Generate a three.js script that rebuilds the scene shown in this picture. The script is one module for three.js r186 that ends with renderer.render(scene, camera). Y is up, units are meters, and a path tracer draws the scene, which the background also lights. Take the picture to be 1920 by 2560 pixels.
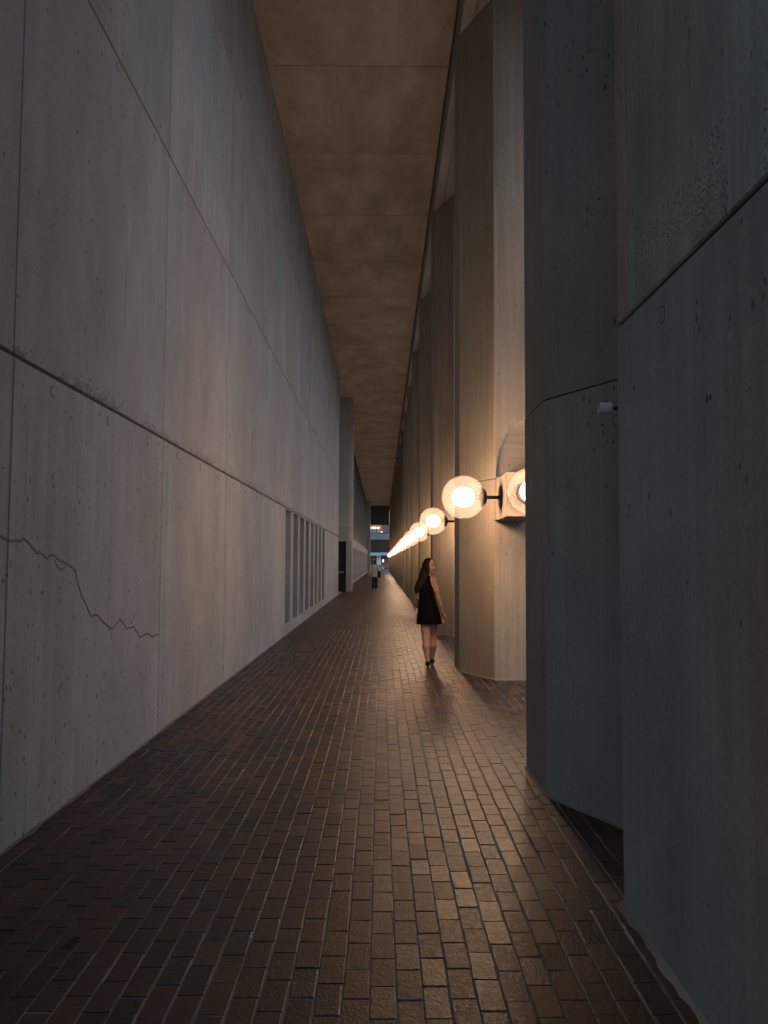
import * as THREE from 'three';
import { mergeGeometries } from 'three/addons/utils/BufferGeometryUtils.js';

// ------------------------------------------------------------------ camera, sky, sun, exposure
const scene = new THREE.Scene();
const camera = new THREE.PerspectiveCamera(2 * Math.atan(1280 / 2039.2) * 180 / Math.PI, 768 / 1024, 0.05, 3000);
camera.rotation.order = 'YXZ';
camera.rotation.set(0.0604, -0.0023, 0.0051);
camera.position.set(0, 1.65, 0);
scene.add(camera);

const SKY = 1.28;                                   // dusk, thin even cloud
{
  const W = 256, H = 128, data = new Float32Array(W * H * 4);
  for (let j = 0; j < H; j++) for (let i = 0; i < W; i++) {
    const e = (j + 0.5) / H * Math.PI - Math.PI / 2, t = Math.max(0, Math.sin(e));
    const k = (j * W + i) * 4, c = 1 - 0.25 * t;
    data[k] = SKY * 0.78 * c; data[k + 1] = SKY * 0.92 * c; data[k + 2] = SKY * 1.08 * (1 - 0.12 * t); data[k + 3] = 1;
  }
  const sky = new THREE.DataTexture(data, W, H, THREE.RGBAFormat, THREE.FloatType);
  sky.mapping = THREE.EquirectangularReflectionMapping; sky.magFilter = THREE.LinearFilter; sky.minFilter = THREE.LinearFilter; sky.needsUpdate = true;
  scene.background = sky; scene.environment = sky; scene.environmentIntensity = 1;
}
const sun = new THREE.DirectionalLight(0xffe9d2, 0.25);
sun.position.set(60, 70, 40); sun.target.position.set(0, 0, -40); scene.add(sun, sun.target);
sun.castShadow = true; sun.shadow.radius = 30; sun.shadow.mapSize.set(2048, 2048);
Object.assign(sun.shadow.camera, { left: -120, right: 120, top: 120, bottom: -120, near: 1, far: 400 });
const LAMP_CD = 7.5, LAMP_COLOR = new THREE.Color().setRGB(1, 0.615, 0.365);

const renderer = new THREE.WebGLRenderer({ antialias: true });
renderer.setSize(768, 1024);
renderer.toneMapping = THREE.LinearToneMapping;
renderer.toneMappingExposure = 1;
renderer.shadowMap.enabled = true; renderer.shadowMap.type = THREE.PCFSoftShadowMap;

// ------------------------------------------------------------------ helpers
let seed = 7;
const rnd = () => { seed = (seed + 0x6D2B79F5) | 0; let t = Math.imul(seed ^ seed >>> 15, 1 | seed); t = t + Math.imul(t ^ t >>> 7, 61 | t) ^ t; return ((t ^ t >>> 14) >>> 0) / 4294967296; };
const rr = (a, b) => a + (b - a) * rnd();
const clamp = (x, a = 0, b = 1) => Math.min(b, Math.max(a, x));
const smooth = (a, b, x) => { const t = clamp((x - a) / (b - a)); return t * t * (3 - 2 * t); };
const lin = (r, g, b) => new THREE.Color().setRGB(r, g, b);
const used = {};
function numbered(n) { used[n] = (used[n] ?? -1) + 1; return used[n] ? n + '_' + String(used[n]).padStart(3, '0') : n; }
function tag(o, label, category, group, kind) { o.userData = { label }; if (category) o.userData.category = category; if (group) o.userData.group = group; if (kind) o.userData.kind = kind; return o; }
function thing(name, label, category, [x, y, z] = [0, 0, 0], group, kind) {
  const o = new THREE.Group(); o.name = numbered(name); o.position.set(x, y, z); scene.add(o);
  return tag(o, label, category, group, kind);
}
function part(name, geo, mat, parent, [x, y, z] = [0, 0, 0]) {
  const m = new THREE.Mesh(Array.isArray(geo) ? mergeGeometries(geo.map(g => { const q = g.index ? g.toNonIndexed() : g; for (const k of Object.keys(q.attributes)) if (!['position', 'normal', 'uv'].includes(k)) q.deleteAttribute(k); return q; })) : geo, mat);
  m.name = name; m.position.set(x, y, z); parent.add(m); return m;
}
// faces given as polygons with uv: a small soup builder
class Soup {
  constructor() { this.p = []; this.n = []; this.u = []; }
  poly(v, uv) {
    const a = new THREE.Vector3(...v[0]), n = new THREE.Vector3();
    for (let i = 1; i + 1 < v.length; i++) n.add(new THREE.Vector3(...v[i]).sub(a).cross(new THREE.Vector3(...v[i + 1]).sub(a)));
    n.normalize();
    for (let i = 1; i + 1 < v.length; i++) for (const k of [0, i, i + 1]) { this.p.push(...v[k]); this.n.push(n.x, n.y, n.z); this.u.push(...uv[k]); }
    return this;
  }
  geo() {
    const g = new THREE.BufferGeometry();
    g.setAttribute('position', new THREE.Float32BufferAttribute(this.p, 3)); g.setAttribute('normal', new THREE.Float32BufferAttribute(this.n, 3)); g.setAttribute('uv', new THREE.Float32BufferAttribute(this.u, 2));
    return g;
  }
}
// a plate with chamfered rim, its face at z = t looking along +z, x across and y up from its lower left corner; uv in metres
function plate(w, h, t, c, uo = 0, vo = 0) {
  const s = new Soup(), R = (i, z) => [[i, i, z], [w - i, i, z], [w - i, h - i, z], [i, h - i, z]];
  const U = v => v.map(a => [a[0] + uo + (t - a[2]), a[1] + vo]);
  const put = v => s.poly(v, U(v));
  const A = R(c, t), B = R(0, t - c), C = R(0, 0);
  put(A);
  for (let i = 0; i < 4; i++) { const j = (i + 1) % 4; put([B[i], B[j], A[j], A[i]]); put([C[i], C[j], B[j], B[i]]); }
  put([C[3], C[2], C[1], C[0]]);
  return s.geo();
}
// a box with chamfered edges, centred, uv in metres
function cbox(w, h, d, c = 0.01, uo = 0, vo = 0) {
  const gs = [];
  for (const [a, b, t, rx, ry] of [[w, h, d, 0, 0], [w, h, d, 0, Math.PI], [d, h, w, 0, Math.PI / 2], [d, h, w, 0, -Math.PI / 2], [w, d, h, -Math.PI / 2, 0], [w, d, h, Math.PI / 2, 0]]) {
    const s = new Soup(), x = a / 2 - c, y = b / 2 - c, z = t / 2;
    const put = v => s.poly(v, v.map(q => [q[0] + uo + a, q[1] + vo + b]));
    put([[-x, -y, z], [x, -y, z], [x, y, z], [-x, y, z]]);
    if (c > 0) { put([[-x, y, z], [x, y, z], [x, b / 2, z - c], [-x, b / 2, z - c]]); if (rx === 0) { put([[x, -y, z], [a / 2, -y, z - c], [a / 2, y, z - c], [x, y, z]]); } else put([[-x, -y, z], [-x, -b / 2, z - c], [x, -b / 2, z - c], [x, -y, z]]); if (rx === 0) put([[-x, -b / 2, z - c], [x, -b / 2, z - c], [x, -y, z], [-x, -y, z]]); }
    const g = s.geo(); if (rx) g.rotateX(rx); if (ry) g.rotateY(ry); gs.push(g);
  }
  return mergeGeometries(gs);
}
const sbox = (x0, x1, y0, y1, z0, z1, c = 0) => cbox(x1 - x0, y1 - y0, z1 - z0, c, x0, y0).translate((x0 + x1) / 2, (y0 + y1) / 2, (z0 + z1) / 2);
// an upright prism over a plan outline [x, z] (any winding), corners eased by r, uv in metres along the outline
function prism(outline, y0, y1, r = 0.014, uo = 0, vo = 0, skip = () => false) {
  let a = 0; const n0 = outline.length;
  for (let i = 0; i < n0; i++) { const p = outline[i], q = outline[(i + 1) % n0]; a += p[0] * q[1] - q[0] * p[1]; }
  const o = a > 0 ? outline.slice().reverse() : outline.slice();      // seen from above: outward faces
  const pts = [];
  for (let i = 0; i < n0; i++) {
    const p = o[i], b = o[(i + n0 - 1) % n0], q = o[(i + 1) % n0];
    const to = (k, t) => { const L = Math.hypot(k[0] - p[0], k[1] - p[1]); return [p[0] + (k[0] - p[0]) * t / L, p[1] + (k[1] - p[1]) * t / L]; };
    if (r > 0) { const s = to(b, r), e = to(q, r); pts.push(s, [(s[0] + e[0] + p[0]) / 3, (s[1] + e[1] + p[1]) / 3], e); } else pts.push(p);
  }
  const s = new Soup(); let u = uo;
  for (let i = 0; i < pts.length; i++) {
    const p = pts[i], q = pts[(i + 1) % pts.length], L = Math.hypot(q[0] - p[0], q[1] - p[1]);
    if (!skip(p, q)) s.poly([[p[0], y0, p[1]], [q[0], y0, q[1]], [q[0], y1, q[1]], [p[0], y1, p[1]]], [[u, y0 + vo], [u + L, y0 + vo], [u + L, y1 + vo], [u, y1 + vo]]);
    u += L;
  }
  const cap = (y, v) => { const sh = THREE.ShapeUtils.triangulateShape(v.map(k => new THREE.Vector2(k[0], k[1])), []); for (const t of sh) { const tri = t.map(k => [v[k][0], y, v[k][1]]); const up = new THREE.Vector3(...tri[1]).sub(new THREE.Vector3(...tri[0])).cross(new THREE.Vector3(...tri[2]).sub(new THREE.Vector3(...tri[0]))).y > 0; s.poly(up === (y === y1) ? tri : tri.reverse(), tri.map(k => [k[0], k[2]])); } };
  cap(y0, pts); cap(y1, pts);
  return s.geo();
}
const clad = (g, uo, vo) => { const u = g.attributes.uv; for (let i = 0; i < u.count; i++) u.setXY(i, u.getX(i) + uo, u.getY(i) + vo); return g; };

// ------------------------------------------------------------------ procedural textures
function noiseTile(w, h, cx, cy, sd) {
  let s = sd * 7919 + 13; const rn = () => { s = (s * 1664525 + 1013904223) >>> 0; return s / 4294967296; };
  const L = new Float32Array(cx * cy); for (let i = 0; i < L.length; i++) L[i] = rn() * 2 - 1;
  const o = new Float32Array(w * h), xi = new Int32Array(w), xj = new Int32Array(w), xt = new Float32Array(w);
  for (let x = 0; x < w; x++) { const f = x / w * cx, i = Math.floor(f), t = f - i; xi[x] = i; xj[x] = (i + 1) % cx; xt[x] = t * t * (3 - 2 * t); }
  for (let y = 0; y < h; y++) {
    const f = y / h * cy, i = Math.floor(f), t0 = f - i, t = t0 * t0 * (3 - 2 * t0), a = i * cx, b = ((i + 1) % cy) * cx;
    for (let x = 0; x < w; x++) { const p = L[a + xi[x]] + (L[a + xj[x]] - L[a + xi[x]]) * xt[x], q = L[b + xi[x]] + (L[b + xj[x]] - L[b + xi[x]]) * xt[x]; o[y * w + x] = p + (q - p) * t; }
  }
  return o;
}
function dataTex(w, h, fill, srgb) {
  const d = new Uint8Array(w * h * 4);
  for (let i = 0; i < w * h; i++) { const c = fill(i); d[4 * i] = clamp(c[0], 0, 255); d[4 * i + 1] = clamp(c[1], 0, 255); d[4 * i + 2] = clamp(c[2], 0, 255); d[4 * i + 3] = 255; }
  const t = new THREE.DataTexture(d, w, h, THREE.RGBAFormat);
  t.wrapS = t.wrapT = THREE.RepeatWrapping; t.magFilter = THREE.LinearFilter; t.minFilter = THREE.LinearMipmapLinearFilter; t.generateMipmaps = true;
  if (srgb) t.colorSpace = THREE.SRGBColorSpace; t.needsUpdate = true; return t;
}
function concreteTex(w, h, metresW, metresH, sd, o) {
  const N = (cx, cy, k) => noiseTile(w, h, Math.max(1, Math.round(cx * metresW)), Math.max(1, Math.round(cy * metresH)), sd * 31 + k);
  const cl = N(0.7, 0.5, 1), cl2 = N(2.2, 1.3, 2), cl3 = N(7, 4, 3), st1 = N(14, 0.5, 4), st2 = N(45, 0.8, 5), st3 = N(90, 1.6, 6), gr = N(110, 110, 7), gr2 = N(40, 40, 8), mask = N(1.1, 0.8, 9), tint = N(1.6, 0.4, 10), tint2 = N(0.8, 0.5, 11), sm = N(1.4, 0.6, 12);
  const pit = new Float32Array(w * h), sx = w / metresW, sy = h / metresH;
  const stamp = (px, py, ax, ay, k) => { for (let y = Math.floor(py - ay - 1); y <= py + ay + 1; y++) for (let x = Math.floor(px - ax - 1); x <= px + ax + 1; x++) { const e = Math.hypot((x - px) / ax, (y - py) / ay); if (e < 1.15) { const i = ((y + h) % h) * w + (x + w) % w; pit[i] = Math.max(pit[i], k * clamp((1.15 - e) * 2.5)); } } };
  for (let n = 0; n < o.pits * metresW * metresH; n++) {
    const x = rnd() * w, y = rnd() * h; if (mask[Math.floor(y) * w + Math.floor(x)] < rr(-0.7, 0.6)) continue;
    const r = 0.0018 + 0.0105 * Math.pow(rnd(), 3.6); stamp(x, y, Math.max(0.7, r * sx), Math.max(0.7, r * sy * rr(1, 2)), rr(0.45, 1));
  }
  if (o.honey) {
    const run = noiseTile(w, 1, 9, 1, sd + 77), run2 = noiseTile(w, 1, 27, 1, sd + 78);
    for (let n = 0; n < o.honey; n++) {
      const x = Math.floor(rnd() * w), reach = (o.reach ?? 0.13) * (0.62 + 0.2 * run[x]);
      const y = -Math.log(1 - rnd() * 0.98) * reach / 2.2 * sy; if (y > h * 0.5 || cl3[Math.floor(y) * w + x] * 0.8 + cl2[Math.floor(y) * w + x] * 0.7 < rr(-0.35, 0.6)) continue;
      const r = rr(0.002, 0.009); stamp(x, y, r * sx * rr(0.7, 1.9), r * sy * rr(0.6, 1.3), rr(0.2, 0.7));
    }
  }
  const map = dataTex(w, h, i => {
    let v = o.base + o.cloud * (cl[i] * 0.6 + cl2[i] * 0.6 + cl3[i] * 0.35) + o.streak * (st1[i] * 0.55 + st2[i] * 0.5 + st3[i] * 0.4) * (0.6 + 0.5 * sm[i]) + 5 * gr[i] + 4 * gr2[i];
    v *= 1 - (o.pd ?? 0.45) * pit[i]; if (o.pd) v += 14 * smooth(0.5, 0.05, Math.floor(i / w) / sy) * (0.5 + 0.5 * cl3[i]);
    const p = tint[i] * o.tint + 0.5 * o.tint * tint2[i], g = tint2[i] * o.tint;
    return [v * (1.005 + p), v * (0.99 - 0.35 * p + 0.3 * g), v * (0.965 - 0.2 * p - 0.2 * g)];
  }, true);
  const bump = dataTex(w, h, i => { const v = 150 + 10 * cl3[i] + o.relief * (st2[i] * 7 + st3[i] * 9) + 10 * gr[i] + 8 * gr2[i] - 120 * pit[i]; return [v, v, v]; });
  for (const t of [map, bump]) t.repeat.set(1 / metresW, 1 / metresH);
  return { map, bump };
}
const TW = concreteTex(2048, 2048, 6.42, 6.42, 1, { base: 158, cloud: 12, streak: 12, pits: 110, tint: 0.025, relief: 0.7 });
const TF = concreteTex(2048, 2048, 5.2, 5.2, 2, { base: 156, cloud: 8, streak: 17, pits: 22, tint: 0.035, relief: 1.4 });
const TU = concreteTex(1600, 1400, 3.21, 2.83, 3, { base: 156, cloud: 13, streak: 11, pits: 50, tint: 0.025, relief: 0.7, honey: 2600 });
const TN = concreteTex(1600, 1400, 3.21, 2.83, 5, { base: 150, cloud: 14, streak: 9, pits: 70, tint: 0.07, relief: 0.8, honey: 15000, reach: 0.36, pd: 0.16 });
const TN2 = concreteTex(1024, 1024, 3.21, 3.21, 6, { base: 150, cloud: 13, streak: 9, pits: 60, tint: 0.07, relief: 1.0 });
const TC = concreteTex(1024, 1024, 6.42, 6.42, 4, { base: 165, cloud: 21, streak: 5, pits: 14, tint: 0.02, relief: 1.0 });
const conc = (t, c, bump = 0.006, rough = 0.88) => new THREE.MeshStandardMaterial({ color: c, map: t.map, bumpMap: t.bump, bumpScale: bump, roughness: rough });
const M = {
  wall: conc(TW, lin(0.95, 1.03, 1.10)), wallB: conc(TW, lin(0.87, 0.945, 1.01)), wallC: conc(TW, lin(0.92, 1.0, 1.06)), wallU: conc(TU, lin(0.91, 0.99, 1.06)),
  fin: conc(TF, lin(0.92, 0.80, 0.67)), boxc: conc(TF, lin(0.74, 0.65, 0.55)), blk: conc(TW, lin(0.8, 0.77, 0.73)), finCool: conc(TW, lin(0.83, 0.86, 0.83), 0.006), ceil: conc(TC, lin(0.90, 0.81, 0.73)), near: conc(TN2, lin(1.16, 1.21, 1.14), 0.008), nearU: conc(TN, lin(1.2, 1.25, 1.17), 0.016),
  joint: new THREE.MeshStandardMaterial({ color: lin(0.075, 0.07, 0.062), roughness: 0.95 }),
  sealant: new THREE.MeshStandardMaterial({ color: lin(0.1, 0.098, 0.092), roughness: 0.7 }),
  plug: conc(TW, 0xffffff, 0.004), mortar: conc(TC, lin(0.62, 0.64, 0.62), 0.01, 0.95),
  bed: conc(concreteTex(1024, 1024, 3.2, 3.2, 9, { base: 128, cloud: 46, streak: 0, pits: 0, tint: 0.03, relief: 0.5 }), lin(0.95, 1.06, 1.1), 0.006, 0.95),
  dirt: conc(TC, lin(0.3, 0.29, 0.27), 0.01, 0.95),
  black: new THREE.MeshStandardMaterial({ color: lin(0.012, 0.011, 0.01), roughness: 0.42, metalness: 0.3 }),
  dark: new THREE.MeshStandardMaterial({ color: lin(0.05, 0.043, 0.037), roughness: 0.6 }),
  door: new THREE.MeshPhysicalMaterial({ color: lin(0.02, 0.016, 0.012), roughness: 0.6, specularIntensity: 0.4 }),
  steel: new THREE.MeshStandardMaterial({ color: lin(0.5, 0.48, 0.45), roughness: 0.35, metalness: 0.9 }),
  pane: new THREE.MeshPhysicalMaterial({ color: lin(0.55, 0.62, 0.6), roughness: 0.06, transmission: 1, thickness: 0, ior: 1.5 }),
  room: new THREE.MeshStandardMaterial({ color: lin(0.3, 0.3, 0.29), roughness: 0.9 }),
};

// ------------------------------------------------------------------ dimensions (d = metres in front of the camera, so z = -d)
const XL = -2.127, XR = 1.173, ROWS = [0, 2.828, 5.66, 8.49, 10.61], CEIL = 10.61, SOFFIT = 9.93, PITCH = 3.21, D0 = 4.64, DEND = 39.95, FLOOR_END = 131;
const FIN = k => 5.87 + 6.5 * k, NFIN = 20;

// ------------------------------------------------------------------ ground, street
const ground = part('ground', sbox(-700, 700, -1.2, -0.62, -900, 500), new THREE.MeshStandardMaterial({ color: lin(0.11, 0.11, 0.105), roughness: 0.95, map: TC.map }), scene);
tag(ground, 'plain ground far around the building', null, null, 'structure');
const road = part('road', sbox(-80, 80, -0.61, -0.6, -192, -168), new THREE.MeshStandardMaterial({ color: lin(0.05, 0.05, 0.052), roughness: 0.85, bumpMap: TC.bump, bumpScale: 0.01 }), scene);
tag(road, 'dark asphalt street past the far end of the passage', null, null, 'structure');
const kerb = part('kerb', sbox(-80, 80, -0.615, -0.47, -192.3, -192.02, 0.02), M.mortar, scene);
tag(kerb, 'pale kerb on the far side of the street', null, null, 'structure');
const walk = part('sidewalk', sbox(-80, 80, -0.615, -0.475, -200, -192.32), M.mortar, scene);
tag(walk, 'pale pavement in front of the building across the street', null, null, 'structure');

const court = thing('court_building', 'plain concrete building across the court beyond the fins', 'building', [17, 0, -60]);
part('wall', sbox(0, 10, -0.6, 6.5, -85, 75), new THREE.MeshStandardMaterial({ color: lin(0.3, 0.29, 0.28), roughness: 0.9 }), court);

// ------------------------------------------------------------------ brick pavement
const pavement = thing('pavement', 'dark brown and charcoal brick paving of the covered passage', null, [0, 0, 0], null, 'structure');
part('mortar_bed', sbox(-6, 24, -0.62, -0.0075, -FLOOR_END, 12), M.bed, pavement);
{
  const g = new THREE.PlaneGeometry(6.4, 30, 128, 600).rotateX(-Math.PI / 2).translate(1.0, -0.0038, -14.6), p = g.attributes.position, u = g.attributes.uv, n1 = noiseTile(512, 512, 40, 170, 91), n2 = noiseTile(512, 512, 9, 36, 92);
  for (let i = 0; i < p.count; i++) { const a = Math.floor((p.getX(i) + 2.3) / 6.7 * 511) & 511, b = Math.floor((-p.getZ(i) + 0.6) / 30.8 * 511) & 511; p.setY(i, p.getY(i) + 0.0007 * n1[b * 512 + a] + 0.0008 * n2[b * 512 + a]); u.setXY(i, p.getX(i), -p.getZ(i)); }
  g.computeVertexNormals(); part('mortar_joint', g, M.bed, pavement);
}
{
  const BW = 0.104, BL = 0.226, gapW = 0.005;
  const N1 = noiseTile(256, 256, 24, 24, 51), N2 = noiseTile(256, 256, 90, 90, 52), N3 = noiseTile(256, 256, 12, 120, 53), N4 = noiseTile(256, 256, 110, 16, 54);
  const bm = dataTex(256, 256, i => { const v = 205 + 22 * N1[i] + 18 * N2[i] + 10 * N3[i]; return [v, v * 0.985, v * 0.97]; }, true);
  const bb = dataTex(256, 256, i => { const v = 140 + 34 * N1[i] + 38 * N2[i] + 26 * N4[i]; return [v, v, v]; });
  const br = dataTex(256, 256, i => { const v = 190 + 34 * N1[i] + 22 * N2[i]; return [v, v, v]; });
  for (const t of [bm, bb, br]) t.repeat.set(1 / 0.3, 1 / 0.3);
  const brickMat = (c, rough = 0.56) => new THREE.MeshStandardMaterial({ color: c, map: bm, bumpMap: bb, bumpScale: 0.0026, roughness: rough, roughnessMap: br });
  const brickGeo = [];
  for (let v = 0; v < 8; v++) {          // eased, slightly worn tops, uneven corners
    const w = BW - gapW + rr(-0.0012, 0.0008), l = BL - gapW + rr(-0.002, 0.001), c = rr(0.0016, 0.003), h = 0.0062, s = new Soup(), uo = rnd(), vo = rnd();
    const R = (i, y) => [[-w / 2 + i, y, l / 2 - i], [w / 2 - i, y, l / 2 - i], [w / 2 - i, y, -l / 2 + i], [-w / 2 + i, y, -l / 2 + i]].map(p => [p[0] + rr(-0.0012, 0.0012), p[1] + (y > 0 ? rr(-0.0006, 0.0006) : 0), p[2] + rr(-0.0018, 0.0018)]);
    const A = R(c * 1.6, 0), B = R(c * 0.4, -0.0012), C = R(0, -h - 0.004);
    const put = q => s.poly(q, q.map(a => [a[0] + uo, -a[2] + vo]));
    put(A); for (let i = 0; i < 4; i++) { const j = (i + 1) % 4; put([B[i], B[j], A[j], A[i]]); put([C[i], C[j], B[j], B[i]]); }
    brickGeo.push(s.geo());
  }
  const tones = [[0.125, 0.066, 0.043, 5], [0.10, 0.055, 0.04, 5], [0.082, 0.048, 0.04, 4], [0.15, 0.083, 0.05, 3], [0.11, 0.06, 0.055, 3], [0.034, 0.037, 0.046, 4], [0.05, 0.042, 0.038, 2], [0.165, 0.10, 0.06, 1.2], [0.027, 0.031, 0.040, 3]];
  for (const t of tones) for (let i = 0; i < 3; i++) t[i] *= 0.68;
  const total = tones.reduce((a, t) => a + t[3], 0);
  const pick = () => { let r = rnd() * total; for (let i = 0; i < tones.length; i++) if ((r -= tones[i][3]) < 0) return i; return 0; };
  const toneMats = tones.map(t => [t[0] * 1.08, t[1] * 0.92, t[2] * 0.86]).map((t, i) => [0.9, 1.12].map(k => brickMat(lin(t[0] * k, t[1] * k, t[2] * k), i % 3 === 2 ? 0.55 : 0.64))).flat();
  camera.updateMatrixWorld(); camera.aspect = 0.75; camera.updateProjectionMatrix();
  const all = [], v = new THREE.Vector3();
  const cols = Math.floor((4.2 - XL) / BW), rows = Math.floor((FLOOR_END + 0.4) / BL);
  for (let c = 0; c < cols; c++) {
    let off = (c % 2 ? 0.5 : 0) * BL + rr(-0.018, 0.018); let drift = 0;
    for (let r = 0; r < rows; r++) {
      drift = clamp(drift + rr(-0.003, 0.003), -0.02, 0.02);
      const x = XL + 0.004 + (c + 0.5) * BW + rr(-0.0018, 0.0018) + 0.006 * Math.sin(r * 0.11 + c * 0.35), z = -(r * BL + off + drift) + 0.2;
      if (-z > FLOOR_END - 0.12) continue;
      let area = 0;
      if (-z > 1.5 && -z < 9) { v.set(x, 0, z).project(camera); if (Math.abs(v.x) < 1.03 && Math.abs(v.y) < 1.04 && !(x > 1.2 && -z < 4.0)) area = 1 / (z * z * -z); }
      all.push({ x, z, area, t: pick(), v: Math.floor(rnd() * 8), y: rr(-0.0013, 0.0014), k: rr(0.72, 1.3), a: rr(-0.014, 0.014), tx: rr(-0.008, 0.008), tz: rr(-0.014, 0.014) });
    }
  }
  const order = all.map((b, i) => i).sort((a, b) => all[b].area - all[a].area), singles = new Set(order.slice(0, 300).filter(i => all[i].area > 0));
  for (const i of singles) { const b = all[i], m = part('brick', brickGeo[b.v], toneMats[b.t * 2 + (b.k > 1 ? 1 : 0)], pavement, [b.x, b.y, b.z]); m.rotation.set(b.tx, b.a, b.tz); }
  const rest = all.filter((b, i) => !singles.has(i)), q = new THREE.Object3D(), col = new THREE.Color(), field = brickMat(lin(1, 1, 1), 0.6);
  // eight shapes of brick, one field: the shapes are dealt out over eight instanced children of one part
  const holder = new THREE.Group(); holder.name = 'brick_field'; holder.userData = { kind: 'stuff' }; pavement.add(holder);
  for (let g = 0; g < 8; g++) {
    const mine = rest.filter(b => b.v === g), im = new THREE.InstancedMesh(brickGeo[g], field, mine.length); im.name = 'brick_field'; im.userData = { kind: 'stuff' };
    mine.forEach((b, i) => { q.position.set(b.x, b.y, b.z); q.rotation.set(b.tx, b.a, b.tz); q.updateMatrix(); im.setMatrixAt(i, q.matrix); const t = tones[b.t]; im.setColorAt(i, col.setRGB(t[0] * 1.08 * b.k, t[1] * 0.92 * b.k, t[2] * 0.86 * b.k)); });
    holder.add(im);
  }
}

// ------------------------------------------------------------------ left wall
const plugProfile = [[0, 0.003], [0.03, 0.003], [0.0325, 0.0015], [0.0335, 0.0005]];
const plugGeo = new THREE.LatheGeometry(plugProfile.map(p => new THREE.Vector2(...p)), 24).rotateX(Math.PI / 2);
const rimGeo = new THREE.TorusGeometry(0.0355, 0.0026, 6, 28).scale(1, 1, 0.6);
function plug(parent, x, y, z, turn) { const m = part('tie_hole_plug', plugGeo, M.plug, parent, [x, y, z]); m.rotation.y = turn; part('joint_ring', rimGeo, M.joint, m); return m; }
const wall = thing('concrete_wall', 'tall grey concrete panel wall on the left with a sealed crack and eight window slots', 'wall');
const GV = 0.005, GH = 0.0125, WIN0 = 18.0, WINP = 1.59, WINW = 1.08, SILL = 0.24, LINTEL = 2.79;
{
  let n = 0;
  for (let c = -2; c < 11; c++) for (let r = 0; r < 4; r++) {
    const d0 = D0 + c * PITCH, d1 = d0 + PITCH, y0 = ROWS[r], y1 = ROWS[r + 1]; n++;
    if (r === 0 && d0 > 17.3 && d1 < 30.4) continue;
    const h = (r === 3 ? y1 : y1 - GH) - (r ? y0 + GH : 0), w = d1 - d0 - 2 * GV;
    const hc = r === 1;                                        // honeycombed lower edges in the second row
    const uo = hc ? ((n * 5) % 7) * 0.46 : rnd() * 6.4, vo = hc ? 0 : rnd() * 6.4;
    const m = part('concrete_panel', plate(w, h, 0.04, 0.006, uo, vo), hc ? M.wallU : [M.wall, M.wallB, M.wallC][n % 3], wall, [XL - 0.04 + (r === 0 ? 0.004 : 0) + rr(-0.0015, 0.0015), r ? y0 + GH : 0, -d0 - GV]);
    m.rotation.y = Math.PI / 2;
  }
  const core = [];
  core.push(sbox(XL - 0.6, XL - 0.018, 2.828, CEIL + 0.3, -DEND + 0.003, 1.77), sbox(XL - 0.6, XL - 0.018, -0.3, 2.826, -17.48, 1.77), sbox(XL - 0.6, XL - 0.018, -0.3, 2.826, -DEND + 0.003, -30.32));
  part('panel_joint', core, M.joint, wall);
  part('wall_end', plate(0.59, CEIL, 0.02, 0.004, 1, 1).rotateY(Math.PI).translate(XL - 0.0005, 0, -DEND), M.wall, wall);
  for (let i = 0; i < 26; i++) { const d = 5.2 + i * 1.07 - (i > 11 ? 0 : 0); if (d < 17.4) plug(wall, XL + 0.005, 2.727, -d, Math.PI / 2); if (i && d < 30) plug(wall, XL + 0.001, 5.58, -d - 0.02, Math.PI / 2); }
  for (const d of [3.06, 4.13]) plug(wall, XL + 0.001, 5.58, -d, Math.PI / 2);
  // window slots: sill and lintel strips, mullions with deep sides, a pane at the back of each
  for (let c = 4; c < 8; c++) {
    const d0 = D0 + c * PITCH;
    const sp = part('window_sill', plate(PITCH - 2 * GV, SILL, 0.45, 0.006, rnd() * 6, rnd() * 6), M.wallC, wall, [XL - 0.446, 0, -d0 - GV]); sp.rotation.y = Math.PI / 2;
    const lp = part('lintel', plate(PITCH - 2 * GV, 2.82 - LINTEL, 0.45, 0.003, rnd() * 6, rnd() * 6), M.wallC, wall, [XL - 0.446, LINTEL, -d0 - GV]); lp.rotation.y = Math.PI / 2;
  }
  let from = 17.48 + GV;
  for (let k = 0; k <= 8; k++) {
    const to = k < 8 ? WIN0 + k * WINP : D0 + 8 * PITCH - GV;
    const m = part('mullion', plate(to - from, LINTEL - SILL - 0.004, 0.45, 0.008, rnd() * 6, rnd() * 6), [M.wallC, M.wall, M.wallB][k % 3], wall, [XL - 0.449, SILL + 0.002, -from]); m.rotation.y = Math.PI / 2;
    if (k < 8) { const p = part('window_pane', sbox(-0.006, 0.006, SILL, LINTEL, -(to + WINW) + 0.004, -to - 0.004), M.pane, wall, [XL - 0.36, 0, 0]); part('pane_frame', [sbox(-0.02, 0.02, SILL, SILL + 0.05, -(to + WINW) + 0.002, -to - 0.002), sbox(-0.02, 0.02, LINTEL - 0.05, LINTEL, -(to + WINW) + 0.002, -to - 0.002)], M.dark, p); }
    from = to + WINW;
  }
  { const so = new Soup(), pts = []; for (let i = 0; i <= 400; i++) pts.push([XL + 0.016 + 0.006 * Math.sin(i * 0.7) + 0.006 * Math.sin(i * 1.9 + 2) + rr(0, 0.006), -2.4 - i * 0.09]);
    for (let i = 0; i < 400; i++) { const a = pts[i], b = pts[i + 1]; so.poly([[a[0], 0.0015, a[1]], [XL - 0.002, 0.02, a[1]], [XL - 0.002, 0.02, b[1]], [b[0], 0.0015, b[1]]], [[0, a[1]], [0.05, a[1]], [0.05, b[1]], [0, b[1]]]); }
    part('mortar_fillet', so.geo(), M.dirt, wall); }
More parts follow.
